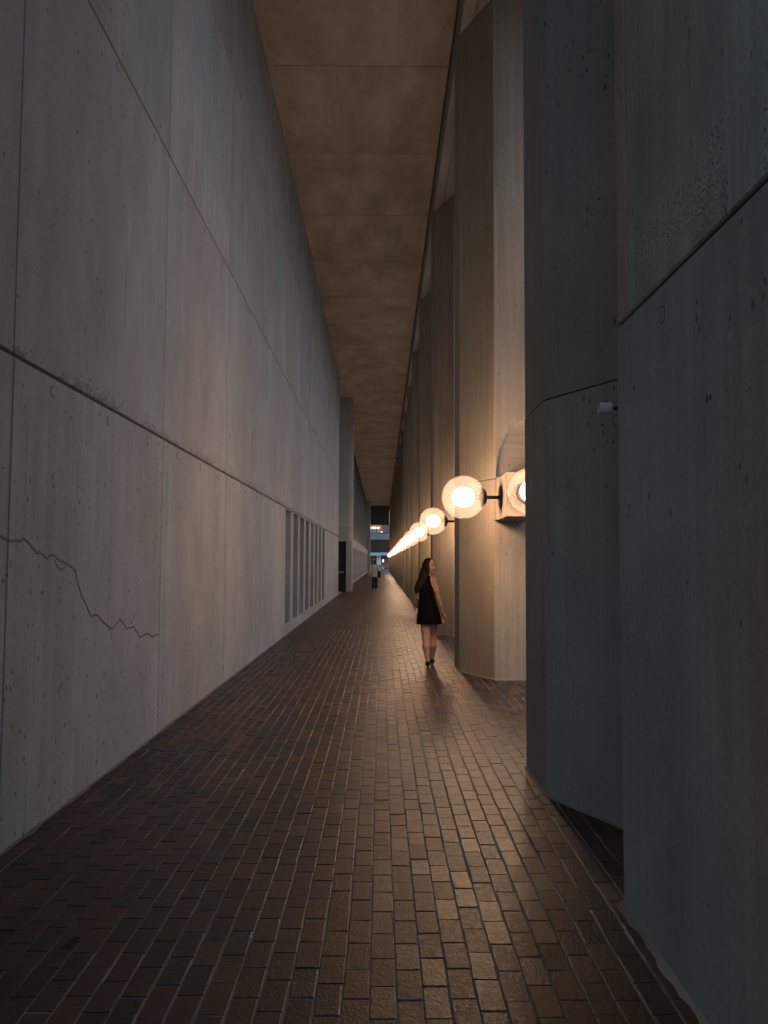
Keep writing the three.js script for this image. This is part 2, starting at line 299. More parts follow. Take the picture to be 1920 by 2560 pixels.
  // the room behind the slots
  const x0 = XL - 4, x1 = XL - 0.46, a = -30.4, b = -17.4;
  part('room_lining', [sbox(x0, x1, -0.3, -0.1, a, b), sbox(x0, x1, 2.9, 3.1, a, b), sbox(x0 - 0.1, x0, -0.1, 2.9, a, b), sbox(x0, x1, -0.1, 2.9, a - 0.1, a), sbox(x0, x1, -0.1, 2.9, b, b + 0.1)], M.room, wall);
  // the sealed crack
  const cr = [[1.778, 4.47], [1.771, 4.581], [1.756, 4.672], [1.761, 4.786], [1.77, 4.85], [1.74, 4.93], [1.692, 5.026], [1.688, 5.097], [1.661, 5.18], [1.684, 5.28], [1.647, 5.38], [1.631, 5.491], [1.60, 5.60], [1.575, 5.668], [1.472, 5.727], [1.353, 5.853], [1.241, 6.007], [1.246, 6.119], [1.194, 6.217], [1.139, 6.366], [1.109, 6.471], [1.138, 6.578], [1.171, 6.664], [1.084, 6.851], [1.08, 7.028], [0.976, 7.222], [0.985, 7.433], [0.938, 7.629], [0.955, 7.775], [0.939, 7.846]];
  const tube = (pts, r, seg) => { const g = new THREE.TubeGeometry(new THREE.CatmullRomCurve3(pts.map(p => new THREE.Vector3(0, p[0], -p[1])), false, 'catmullrom', 0.25), seg, r, 6); g.scale(0.35, 1, 1); return g; };
  const cr2 = []; for (let i = 0; i + 1 < cr.length; i++) for (let t = 0; t < 3; t++) cr2.push([cr[i][0] + (cr[i + 1][0] - cr[i][0]) * t / 3 + rr(-0.005, 0.005), cr[i][1] + (cr[i + 1][1] - cr[i][1]) * t / 3 + rr(-0.003, 0.003)]); cr2.push(cr[cr.length - 1]);
  part('crack_seal', [tube(cr2, 0.0105, 420), tube([[1.655, 5.30], [1.60, 5.36], [1.585, 5.44], [1.61, 5.50], [1.633, 5.51]], 0.008, 40)], M.sealant, wall, [XL + 0.004, 0, 0]);
  // hairline beside the second joint
  part('hairline_crack', tube([[3.42, 6.62], [3.0, 6.622], [2.87, 6.628]].map(p => [p[0] + 0.7, p[1]]), 0.0022, 30), M.sealant, wall, [XL + 0.0005, 0, 0]);
}

// ------------------------------------------------------------------ ceiling and the floor slab above the fins
const ceiling = thing('ceiling', 'high brown concrete ceiling of the covered passage with crosswise panel joints', null, [0, 0, 0], null, 'structure');
for (let c = -2; c < 40; c++) {
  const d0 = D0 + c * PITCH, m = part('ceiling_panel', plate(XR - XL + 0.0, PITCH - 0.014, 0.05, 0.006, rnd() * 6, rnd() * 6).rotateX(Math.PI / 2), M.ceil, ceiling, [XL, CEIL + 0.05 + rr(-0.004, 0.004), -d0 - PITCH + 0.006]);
}
part('panel_joint', sbox(-6, XR, CEIL + 0.03, CEIL + 0.9, -133, 4.6), M.joint, ceiling);
part('recess_ceiling', sbox(-6, XL - 0.004, CEIL + 0.004, CEIL + 0.026, -133, -39.97), M.ceil, ceiling);
const slab = thing('soffit', 'concrete floor slab resting on the fins, its lower face and dark edge beside the ceiling', null, [0, 0, 0], null, 'structure');
part('slab_edge', sbox(XR + 0.003, XR + 0.2, SOFFIT, CEIL + 0.9, -133, 4.6, 0.012), M.ceil, slab);
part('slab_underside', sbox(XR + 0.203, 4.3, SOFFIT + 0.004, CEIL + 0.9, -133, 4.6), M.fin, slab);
part('edge_reveal', sbox(XR - 0.016, XR, CEIL - 0.2, CEIL - 0.14, -133, 4.6), M.joint, slab);

// ------------------------------------------------------------------ fins on the right
const ord = ['first', 'second', 'third', 'fourth', 'fifth', 'sixth'];
const BOX = { x0: 1.585, x1: 2.03, y0: 2.228, y1: 2.80, front: 2.0 };
const ARCH = { x: 2.035, w: 0.425, y: 2.85, h: 0.815 };
function scoop() {                                               // the niche scooped out above the lamp box, on the plane z = 0 looking along +z
  const nu = 28, nv = 14, P = [], I = [], U = [];
  for (let j = 0; j <= nv; j++) for (let i = 0; i <= nu; i++) {
    const a = Math.PI * i / nu, q = j / nv, x = -Math.cos(a) * ARCH.w * q, y = Math.sin(a) * ARCH.h * q;
    P.push(ARCH.x + x, ARCH.y + y, -0.15 * Math.sqrt(Math.max(0, 1 - q * q)) * (1 - 0.35 * y / ARCH.h)); U.push(y * 1.3 + 0.4, x * 1.3);
  }
  for (let j = 0; j < nv; j++) for (let i = 0; i < nu; i++) { const a = j * (nu + 1) + i, b = a + nu + 1; I.push(a, a + 1, b, a + 1, b + 1, b); }
  const g = new THREE.BufferGeometry(); g.setAttribute('position', new THREE.Float32BufferAttribute(P, 3)); g.setAttribute('uv', new THREE.Float32BufferAttribute(U, 2)); g.setIndex(I); g.computeVertexNormals();
  return g.toNonIndexed();
}
function finFace(y0, y1) {                                       // the face towards the camera with the arched hole
  const s = new THREE.Shape([new THREE.Vector2(1.5995, y0), new THREE.Vector2(3.2 - 0.014, y0), new THREE.Vector2(3.2 - 0.014, y1), new THREE.Vector2(1.5995, y1)]);
  const h = new THREE.Path(); for (let i = 0; i <= 28; i++) { const a = Math.PI * i / 28, x = ARCH.x + Math.cos(a) * ARCH.w, y = ARCH.y + Math.sin(a) * ARCH.h; i ? h.lineTo(x, y) : h.moveTo(x, y); }
  h.closePath(); s.holes.push(h);
  const g = new THREE.ShapeGeometry(s).toNonIndexed();
  return g;
}
const WIDTH = 2.03;
function makeFin(k, label, group) {
  const dn = FIN(k), f = thing('concrete_fin', label, 'pillar', [0, 0, -dn], group);
  const uo = (k * 2.37) % 5.2, vo = (k * 1.73) % 5.2, J = 2.824;
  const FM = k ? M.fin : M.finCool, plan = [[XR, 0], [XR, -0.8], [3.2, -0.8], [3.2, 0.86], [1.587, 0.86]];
  part('lower_shaft', prism(plan.map(p => [p[0] - (p[0] < 1.6 ? 0.003 : 0), p[1] + (p[1] > 0.8 ? 0.003 : 0)]), 0, J - 0.006, 0.014, uo, vo), FM, f);
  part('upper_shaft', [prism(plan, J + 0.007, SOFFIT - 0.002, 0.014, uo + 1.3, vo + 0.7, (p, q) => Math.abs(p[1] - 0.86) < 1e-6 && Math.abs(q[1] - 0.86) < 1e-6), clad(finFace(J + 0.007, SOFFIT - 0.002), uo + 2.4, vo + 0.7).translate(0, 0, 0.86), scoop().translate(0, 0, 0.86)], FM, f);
  part('pour_joint', prism(plan.map(([x, z]) => [x < 1.2 ? x + 0.02 : x < 2 ? x + 0.025 : x - 0.02, z > 0.5 ? z - 0.025 : z < -0.5 ? z + 0.02 : z + 0.01]), J - 0.02, J + 0.02, 0), M.joint, f);
  const zf = BOX.front;
  part('lamp_box', cbox(BOX.x1 - BOX.x0, BOX.y1 - BOX.y0, zf - 0.86 - 0.003, 0.006, uo + 3, vo + 1), M.boxc, f, [(BOX.x0 + BOX.x1) / 2, (BOX.y0 + BOX.y1) / 2, (zf + 0.866) / 2]);
  part('mortar_fillet', prism([[XR - 0.014, 0.01], [XR - 0.014, -0.81], [3.2, -0.82], [3.21, 0.885], [1.578, 0.885]], -0.002, 0.011, 0), M.mortar, f);
  return f;
}
const finLabels = ['dark unlit concrete fin nearest the camera, carrying the bare lamp socket', 'warmly lit concrete fin with an arched niche and lamp box, right of the woman', 'second lit concrete fin, its pale edge just right of the woman', 'third lit concrete fin, directly left of the woman', 'fourth lit concrete fin, the second one left of the woman'];
for (let k = 0; k < NFIN; k++) makeFin(k, finLabels[k] ?? 'narrow lit concrete fin in the far row receding to the end of the passage', k < 5 ? 'concrete fins along the right side' : 'far concrete fins along the right side');
for (const f of scene.children.filter(o => o.name === 'concrete_fin')) plug(f, 1.51, 2.56, 0.70, -0.45);

// ------------------------------------------------------------------ the wall beside the camera on the right
const nw = thing('concrete_wall', 'dark concrete wall close beside the camera at the right edge, honeycombed above its joint', 'wall');
{
  const E = 4.02;
  const put = (d0, d1, y0, y1, mat, uo, vo, proud = 0) => { const m = part('concrete_panel', plate(d1 - d0, y1 - y0, 0.04, 0.007, uo, vo), mat, nw, [XR + 0.04 - proud, y0, -d1]); m.rotation.y = -Math.PI / 2; };
  for (const [d0, d1, i] of [[0.81, E - 0.005, 0], [-2.4, 0.8, 1], [-5.61, -2.41, 2], [-9, -5.62, 3]]) {
    put(d0, d1, 0, 2.816, M.near, 1.7 + i, 2.1 + i, 0.004);
    put(d0, i ? d1 : E - 0.16, 2.838, 5.65, M.nearU, 0.55 + 0.6 * i, 0);
    put(d0, d1, 5.667, SOFFIT - 0.002, M.near, 3.1 + i, 1.2);
  }
  put(E - 0.157, E - 0.005, 2.838, 5.65, M.near, 0.2, 3, -0.001);
  part('wall_body', sbox(XR + 0.018, XR + 0.4, -0.3, SOFFIT - 0.002, -E + 0.003, 9), M.joint, nw);
  part('wall_end', plate(0.36, 2.816, 0.02, 0.006, 2, 2).rotateY(Math.PI).translate(XR + 0.40, 0, -E + 0.003), M.near, nw);
  part('wall_end', plate(0.36, SOFFIT - 2.84, 0.02, 0.006, 3, 1).rotateY(Math.PI).translate(XR + 0.40, 2.838, -E + 0.003), M.near, nw);
  plug(nw, XR - 0.004, 2.687, -3.36, -Math.PI / 2); plug(nw, XR - 0.004, 2.687, -2.29, -Math.PI / 2); 
  part('side_block', sbox(XR + 0.403, 3.7, -0.3, SOFFIT - 0.002, -E + 0.06, 9), M.near, nw);
  // ragged mortar fillet at its foot
  const s = []; const n = 60, pts = [];
  for (let i = 0; i <= n; i++) pts.push([XR - 0.028 - 0.008 * Math.sin(i * 0.9) - 0.007 * Math.sin(i * 2.3 + 1) - (i > 20 && i < 34 ? 0.01 : 0), -(E + 0.02) + i * 0.075]);
  const so = new Soup();
  for (let i = 0; i < n; i++) { const a = pts[i], b = pts[i + 1]; so.poly([[a[0], 0.001, a[1]], [b[0], 0.001, b[1]], [XR + 0.005, 0.03, b[1]], [XR + 0.005, 0.03, a[1]]], [[0, a[1]], [0, b[1]], [0.05, b[1]], [0.05, a[1]]]); }
  part('mortar_fillet', so.geo(), M.mortar, nw);
}

// ------------------------------------------------------------------ globe lamps
const glass = new THREE.MeshPhysicalMaterial({ color: lin(1, 1, 1), roughness: 0.03, transmission: 0.962, thickness: 0, ior: 1.45 });
{ const w = 8, h = 512; const t = dataTex(w, h, i => { const y = Math.floor(i / w); const v = 128 + 60 * Math.sin(y / h * Math.PI * 2 * 46) * smooth(0.1, 0.35, y / h); return [v, v, v]; }); glass.bumpMap = t; glass.bumpScale = 0.0005; }
const glow = new THREE.MeshStandardMaterial({ color: lin(0.9, 0.85, 0.75), emissive: LAMP_COLOR.clone().lerp(lin(1, 1, 1), 0.42), emissiveIntensity: 3.2, roughness: 0.5 });
const R = 0.29, ARM = 0.5;
const lampParts = {
  base_plate: new THREE.LatheGeometry([[0, 0], [0.152, 0], [0.152, 0.012], [0.145, 0.018], [0.03, 0.022], [0.026, 0.03], [0, 0.03]].map(p => new THREE.Vector2(...p)), 36).rotateZ(Math.PI / 2),
  arm: new THREE.CylinderGeometry(0.023, 0.023, 0.19, 20).rotateZ(Math.PI / 2).translate(-0.112, 0, 0),
  cap: new THREE.LatheGeometry([[0, 0], [0.03, 0.001], [0.075, 0.012], [0.105, 0.032], [0.128, 0.06], [0.132, 0.075], [0.124, 0.078], [0, 0.07]].map(p => new THREE.Vector2(p[0], p[1])), 36).rotateZ(Math.PI / 2).translate(-0.185, 0, 0),
  globe: new THREE.SphereGeometry(R, 64, 40, 0, Math.PI * 2, 0.45, Math.PI - 0.45).rotateZ(-Math.PI / 2).translate(-ARM, 0, 0),
  bulb: new THREE.SphereGeometry(0.142, 32, 24).scale(1.06, 0.97, 0.97).translate(-ARM, 0, 0),
  socket: new THREE.CylinderGeometry(0.028, 0.034, 0.13, 16).rotateZ(Math.PI / 2).translate(-0.30, 0, 0),
};
function makeLamp(label, group) {
  const l = thing('globe_lamp', label, 'lamp', [0, 0, 0], group);
  for (const k of ['base_plate', 'arm', 'cap']) part(k, lampParts[k], M.black, l);
  part('socket', lampParts.socket, M.steel, l); part('bulb', lampParts.bulb, glow, l); part('globe', lampParts.globe, glass, l);
  const p = new THREE.PointLight(LAMP_COLOR, LAMP_CD, 0, 2); p.position.set(-ARM, 0, 0); p.castShadow = true; p.shadow.radius = 6; p.name = 'lamp_light'; l.add(p);
  return l;
}
const LY = 2.51;
{
  const first = makeLamp('whole lit globe lamp largest in the row, on a black arm above the woman', 'globe lamps along the fins');
  const rest = ['second largest lit globe lamp, just left of and below the nearest one', 'third lit globe lamp from the camera, partly behind the second', 'fourth lit globe lamp from the camera in the row', 'fifth lit globe lamp from the camera in the row'];
  for (let k = 1; k < NFIN; k++) {
    let l = first;
    if (k > 1) { l = first.clone(); l.name = numbered('globe_lamp'); l.userData = { ...first.userData, label: rest[k - 2] ?? 'small lit globe lamp in the far end of the row, overlapping its neighbours', group: k < 6 ? 'globe lamps along the fins' : 'far globe lamps along the fins' }; scene.add(l); }
    l.position.set(BOX.x0 - 0.001, LY, -(FIN(k) - 1.52));
  }
  for (let k = 1; k < 2; k++) {
    const l = first.clone(); l.name = numbered('globe_lamp'); l.userData = { label: 'lit globe lamp on the front of the lamp box, half hidden behind the dark fin', category: 'lamp', group: 'globe lamps along the fins' }; scene.add(l);
    l.rotation.y = Math.PI / 2; l.position.set(1.81, LY, -(FIN(k) - BOX.front) + 0.001);
  }
  // the lamp that lost its globe
  const b = thing('bare_lamp', 'bare white lamp socket on a thin black arm, its globe missing, beside the right wall', 'lamp', [BOX.x0 - 0.001, LY, -(FIN(0) - 1.36)]);
  part('base_plate', lampParts.base_plate, M.black, b);
  part('arm', new THREE.CylinderGeometry(0.011, 0.011, 0.29, 14).rotateZ(Math.PI / 2).translate(-0.165, 0, 0), M.black, b);
  const white = new THREE.MeshStandardMaterial({ color: lin(0.5, 0.54, 0.54), roughness: 0.4 });
  const g = new THREE.LatheGeometry([[0.012, 0], [0.03, 0.0], [0.032, 0.006], [0.032, 0.068], [0.03, 0.072], [0.022, 0.072], [0.021, 0.01], [0.0, 0.01]].map(p => new THREE.Vector2(...p)), 28).rotateZ(Math.PI / 2).translate(-0.305, 0, 0);
  part('socket', g, white, b);
}
window_and_rest();

function window_and_rest() {
  // ---------------------------------------------------------------- door block and far wall on the left
  const blk = thing('door_block', 'pale concrete block jutting from the left wall, with a dark door in its face', 'wall', [0, 0, -44.4]);
  const X1 = -1.62, XD = -1.95, XD0 = -2.95;
  const round = [[X1, -1.6], [X1, -0.22]]; for (let i = 1; i <= 6; i++) { const a = Math.PI / 2 * i / 6; round.push([X1 - 0.22 + 0.22 * Math.cos(a), -0.22 + 0.22 * Math.sin(a)]); }
  part('upper_wall', prism([...round, [-5, 0], [-5, -1.6]], 3.488, CEIL, 0, 1, 2), M.blk, blk);
  part('door_head', prism([...round, [-5, 0], [-5, -1.6]], 2.72, 3.476, 0, 3, 2), M.blk, blk);
  part('pour_joint', prism([[X1 - 0.03, -1.58], [X1 - 0.03, -0.25], [X1 - 0.25, -0.03], [-4.9, -0.03], [-4.9, -1.58]], 3.47, 3.49, 0), M.joint, blk);
  part('door_pier', sbox(XD, X1 - 0.012, 0, 2.718, -1.6, -0.02, 0.01), M.blk, blk);
  part('side_wall', sbox(-5, XD0, 0, 2.718, -1.6, -0.02), M.blk, blk);
  part('door_frame', [sbox(XD - 0.07, XD - 0.003, 0, 2.715, -0.32, -0.1), sbox(XD0 + 0.003, XD0 + 0.07, 0, 2.715, -0.32, -0.1), sbox(XD0 + 0.073, XD - 0.073, 2.62, 2.715, -0.32, -0.1)], M.door, blk);
  const leaf = part('door', [sbox(XD0 + 0.075, XD - 0.075, 0.012, 2.615, -0.27, -0.22), sbox(XD0 + 0.2, XD - 0.2, 1.2, 2.5, -0.216, -0.2, 0.006), sbox(XD0 + 0.2, XD - 0.2, 0.14, 1.0, -0.216, -0.2, 0.006)], M.door, blk);
  part('push_bar', [sbox(XD0 + 0.12, XD - 0.12, 1.03, 1.07, -0.15, -0.12, 0.008), sbox(XD - 0.2, XD - 0.16, 1.03, 1.07, -0.215, -0.153), sbox(XD0 + 0.16, XD0 + 0.2, 1.03, 1.07, -0.215, -0.153)], M.steel, leaf);
  part('back_wall', sbox(XD0, XD, 0, 2.718, -1.6, -0.4), M.dark, blk);

  const rc = thing('recess_wall', 'shaded concrete wall at the back of the recess before the door block', 'wall');
  part('concrete_panel', sbox(-5.4, -5.002, 0, CEIL, -46, -39.6), M.wall, rc);

  const fw = thing('far_wall', 'far left concrete wall with a long row of narrow window slots under dark cladding', 'wall');
  const A = 46, B = 121, S2 = 0.2, T2 = 2.64, BT = 3.32;
  for (let c = 0; c < 24; c++) {
    const d0 = A + c * 3.21, w = Math.min(3.21, B - d0) - 0.012; if (w < 0.3) break;
    let m = part('window_sill', plate(w, S2, 0.45, 0.006, rnd() * 6, rnd() * 6), M.wallC, fw, [XL - 0.446, 0, -d0]); m.rotation.y = Math.PI / 2;
    m = part('concrete_panel', plate(w, BT - T2, 0.45, 0.006, rnd() * 6, rnd() * 6), M.wallC, fw, [XL - 0.446, T2, -d0]); m.rotation.y = Math.PI / 2;
    m = part('cladding_panel', plate(w, (CEIL - BT) / 2 - 0.01, 0.05, 0.006, 0, 0), M.dark, fw, [XL - 0.25, BT + 0.003, -d0]); m.rotation.y = Math.PI / 2;
    m = part('cladding_panel', plate(w, (CEIL - BT) / 2 - 0.01, 0.05, 0.006, 0, 0), M.dark, fw, [XL - 0.25, BT + (CEIL - BT) / 2, -d0]); m.rotation.y = Math.PI / 2;
  }
  const mg = plate(0.55, T2 - S2 - 0.004, 0.45, 0.01, 1, 1), pg = sbox(-0.006, 0.006, S2, T2, -1.04, 0);
  for (let k = 0; k < 46; k++) { const d = A + k * 1.605; if (d > B - 0.6) break; const m = part('mullion', mg, k % 2 ? M.wallB : M.wallC, fw, [XL - 0.449, S2 + 0.002, -d]); m.rotation.y = Math.PI / 2; part('window_pane', pg, M.pane, fw, [XL - 0.3, 0, -d - 0.555]); }
  part('wall_core', [sbox(XL - 3.2, XL - 0.47, -0.3, S2, -B, -A), sbox(XL - 3.2, XL - 2.9, S2, T2, -B, -A), sbox(XL - 3.2, XL - 0.47, T2, CEIL, -B, -A)], M.room, fw);
  const ep = thing('end_pier', 'pale concrete pier standing at the far left end of the passage', 'pillar', [0, 0, -122]);
  part('shaft', sbox(-2.9, -1.74, 0, CEIL, -2, 1, 0.02), M.wallC, ep);
  const rest = thing('concrete_wall', 'short concrete wall beyond the far left pier', 'wall');
  part('concrete_panel', sbox(-2.9, -1.95, 0, CEIL, -133, -124.1), M.wallB, rest);

  // ---------------------------------------------------------------- far end: beam, bridge, street
  const beam = thing('end_beam', 'dark beam under the ceiling at the far end of the passage', 'beam', [0, 0, -132.4]);
  part('beam_body', sbox(XL, XR, 7.55, CEIL - 0.004, -0.5, 0.5, 0.02), M.dark, beam);
  const bridge = thing('footbridge', 'dark footbridge with a pale parapet crossing beyond the passage end', 'bridge', [0, 0, -137]);
  part('girder', sbox(-14, 14, 3.22, 5.26, -1.5, 1.5, 0.03), M.dark, bridge);
  const parM = new THREE.MeshStandardMaterial({ color: lin(0.33, 0.40, 0.43), roughness: 0.7 });
  for (let i = -4; i < 5; i++) part('parapet_panel', sbox(i * 1.55 + 0.2, i * 1.55 + 1.735, 5.264, 6.3, 1.3, 1.46, 0.015), parM, bridge);
  part('handrail', sbox(-14, 14, 6.303, 6.38, 1.25, 1.5, 0.01), M.mortar, bridge);
  for (const x of [-13, 13]) part('pier', sbox(x - 0.5, x + 0.5, -0.62, 3.216, -0.8, 0.8, 0.02), M.dark, bridge);

  const Z = -200, mat = (r, g, b, ro = 0.8) => new THREE.MeshStandardMaterial({ color: lin(r, g, b), roughness: ro });
  const em = (r, g, b, k) => new THREE.MeshStandardMaterial({ color: lin(0.4, 0.4, 0.4), emissive: lin(r, g, b), emissiveIntensity: k });
  const bl = thing('street_building', 'pale blue-grey building across the street with a lit upper floor and a canopy', 'building', [0, 0, Z]);
  part('lower_wall', [sbox(-16, -2.95, -0.6, 8.7, -8, 0), sbox(-2.95, 12, 4.1, 8.7, -8, 0), sbox(-1.3, 12, -0.6, 4.1, -8, 0), sbox(-2.95, -1.3, -0.6, 0.8, -8, 0)], mat(0.30, 0.17, 0.13), bl);
  part('upper_wall', sbox(-16, -0.3, 8.704, 9.5, -8, 0.3), mat(0.30, 0.38, 0.40), bl);
  for (const x of [-2.5, -1.6]) { const w = part('window', sbox(x, x + 0.42, 8.85, 9.4, 0.303, 0.33), mat(0.03, 0.05, 0.06, 0.2), bl); part('window_frame', [sbox(x - 0.05, x - 0.003, 8.8, 9.45, 0.303, 0.36), sbox(x + 0.423, x + 0.47, 8.8, 9.45, 0.303, 0.36)], mat(0.4, 0.45, 0.46), w); }
  part('upper_terrace', sbox(-16, -0.5, 9.504, 14, -8, -0.4), mat(0.35, 0.32, 0.28), bl);
  for (const [x0, x1] of [[-4.2, -2.65], [-2.5, -1.35], [-1.2, -0.6]]) part('lit_window', sbox(x0, x1, 9.6, 10.15, -0.396, -0.36), em(1, 0.72, 0.48, 1.5), bl);
  part('terrace_eave', sbox(-16, -0.5, 10.35, 10.62, -0.396, 0.8), mat(0.5, 0.44, 0.38), bl);
  part('orange_bay', sbox(-0.46, 0.13, 9.2, 10.8, -4, 0.5), mat(0.55, 0.17, 0.05), bl);
  part('grey_bay', sbox(0.134, 9, 8.704, 10.7, -4, 0.6), mat(0.13, 0.115, 0.125), bl);
  part('coping', sbox(-0.5, 9, 10.804, 10.95, -4, 0.75), mat(0.55, 0.5, 0.46), bl);
  part('canopy', sbox(-16, 9, 3.08, 3.7, 0.003, 3.2, 0.02), mat(0.30, 0.42, 0.46), bl);
  part('canopy_edge', sbox(-16, -0.3, 3.95, 4.06, 0.003, 3, 0.02), mat(0.6, 0.66, 0.66), bl);
  part('canopy_band', sbox(-16, -0.3, 3.704, 3.946, 0.003, 2.6), mat(0.16, 0.24, 0.27), bl);
  const shop = part('shop_window', sbox(-2.95, -1.3, 0.804, 3.07, -0.5, -0.46), mat(0.05, 0.085, 0.095, 0.1), bl);
  part('glazing_bar', [sbox(-2.95, -1.3, 2.05, 2.13, -0.455, -0.4), sbox(-2.15, -2.07, 0.81, 2.046, -0.455, -0.4), sbox(-2.15, -2.07, 2.134, 3.06, -0.455, -0.4), sbox(-1.72, -1.64, 0.81, 2.046, -0.455, -0.4)], mat(0.4, 0.48, 0.5), shop);
  for (const x of [-1.02, -0.46]) { part('column', new THREE.CylinderGeometry(0.2, 0.22, 3.54, 20).translate(x, 1.31, 2.2), mat(0.5, 0.5, 0.48), bl); const l = new THREE.SpotLight(LAMP_COLOR, 3, 0, 0.5, 0.6, 2); l.position.set(x, 3.0, 2.9); l.target.position.set(x, 0, 2.35); bl.add(l, l.target); part('downlight', new THREE.CylinderGeometry(0.07, 0.07, 0.03, 14).translate(x, 3.06, 2.75), em(1, 0.7, 0.45, 3), bl); }
  const bollard = thing('lamp_post', 'small lit lantern on a post at the edge of the far street', 'street lamp', [0.27, -0.6, -176]);
  part('post', new THREE.CylinderGeometry(0.05, 0.06, 2.05, 12).translate(0, 1.025, 0), mat(0.1, 0.11, 0.12), bollard);
  part('lantern', new THREE.CapsuleGeometry(0.13, 0.3, 6, 14).translate(0, 2.36, 0), em(1, 0.8, 0.6, 3), bollard);
  part('cap', new THREE.ConeGeometry(0.17, 0.12, 14).translate(0, 2.7, 0), M.black, bollard);
  { const l = new THREE.PointLight(LAMP_COLOR, 3, 0, 2); l.position.set(0, 2.36, 0); l.shadow.radius = 6; bollard.add(l); }
  car('teal hatchback stopped across the end of the passage, right of the walking man', lin(0.05, 0.16, 0.19), [-1.65, -0.6, -182], 1);
  car('dark teal car with a red tail lamp at the left end of the street', lin(0.06, 0.17, 0.19), [-4.15, -0.6, -178], 1);
  car('dark car behind the hatchback at the right end of the street', lin(0.02, 0.028, 0.032), [2.7, -0.6, -187], 1);

  function car(label, paint, pos) {
    const c = thing('car', label, 'car', pos, 'cars on the far street');
    const pm = new THREE.MeshPhysicalMaterial({ color: paint, roughness: 0.35, clearcoat: 1, clearcoatRoughness: 0.08, metalness: 0.2 }), gm = mat(0.015, 0.03, 0.035, 0.08);
    const ex = (pts, w, b) => { const g = new THREE.ExtrudeGeometry(new THREE.Shape(pts.map(p => new THREE.Vector2(...p))), { depth: w - 2 * b, bevelEnabled: true, bevelThickness: b, bevelSize: b, bevelSegments: 3, curveSegments: 8 }); return g.translate(0, 0, -w / 2 + b); };
    // tail towards +x
    part('body', ex([[-2.1, 0.3], [-1.75, 0.3], [-1.65, 0.52], [-1.45, 0.62], [-1.22, 0.55], [-1.1, 0.28], [0.95, 0.28], [1.05, 0.52], [1.28, 0.63], [1.5, 0.55], [1.6, 0.3], [1.98, 0.34], [2.05, 0.6], [2.0, 0.92], [1.2, 0.96], [-0.75, 0.92], [-1.75, 0.78], [-2.1, 0.62]], 1.74, 0.05), pm, c);
    part('cabin', ex([[-0.8, 0.94], [-0.15, 1.36], [0.3, 1.42], [1.1, 1.4], [1.55, 1.28], [1.85, 0.96]], 1.5, 0.08), pm, c);
    for (const s of [-1, 1]) { part('side_window', [ex([[-0.55, 0.97], [-0.08, 1.28], [0.42, 1.32], [0.42, 0.97]], 0.02, 0.004).translate(0, 0, s * 0.758), ex([[0.5, 0.97], [0.5, 1.32], [1.1, 1.3], [1.5, 1.18], [1.6, 0.98]], 0.02, 0.004).translate(0, 0, s * 0.758)], gm, c); }
    for (const x of [-1.42, 1.3]) for (const s of [-1, 1]) { const w = part('wheel', new THREE.CylinderGeometry(0.31, 0.31, 0.2, 24).rotateX(Math.PI / 2), mat(0.02, 0.02, 0.02), c, [x, 0.31, s * 0.76]); part('rim', new THREE.CylinderGeometry(0.19, 0.19, 0.215, 20).rotateX(Math.PI / 2), M.steel, w); }
    for (const s of [-1, 1]) part('tail_lamp', sbox(1.8, 2.06, 0.66, 0.82, s * 0.8 - 0.08, s * 0.8 + 0.1, 0.01), em(1, 0.12, 0.08, 2.5), c);
    for (const s of [-1, 1]) part('headlight', sbox(-2.12, -1.95, 0.56, 0.7, s * 0.68 - 0.14, s * 0.68 + 0.14, 0.01), mat(0.6, 0.62, 0.62, 0.2), c);
    return c;
  }
  { const g = new THREE.PlaneGeometry(0.075, 0.04, 8, 4).rotateX(-Math.PI / 2), p = g.attributes.position; for (let i = 0; i < p.count; i++) { const x = p.getX(i) / 0.0375; p.setZ(i, p.getZ(i) * Math.sqrt(Math.max(0.02, 1 - x * x))); p.setY(i, 0.006 + 0.010 * x * x + 0.2 * Math.abs(p.getZ(i))); } g.rotateY(0.7); g.computeVertexNormals();
    tag(part('dry_leaf', g, mat(0.02, 0.016, 0.012), scene, [-1.33, 0.001, -3.62]), 'small dark curled leaf on the bricks at the lower left', 'leaf'); }
  const paper = new THREE.PlaneGeometry(0.2, 0.14, 6, 4).rotateX(-Math.PI / 2); { const p = paper.attributes.position; for (let i = 0; i < p.count; i++) p.setY(i, 0.012 + 0.03 * Math.sin(p.getX(i) * 22 + p.getZ(i) * 17) ** 2); paper.computeVertexNormals(); }
  tag(part('paper_scrap', paper, mat(0.75, 0.74, 0.7), scene, [-1.58, 0, -63.4]), 'small white scrap of paper on the bricks by the far left wall', 'litter');
}

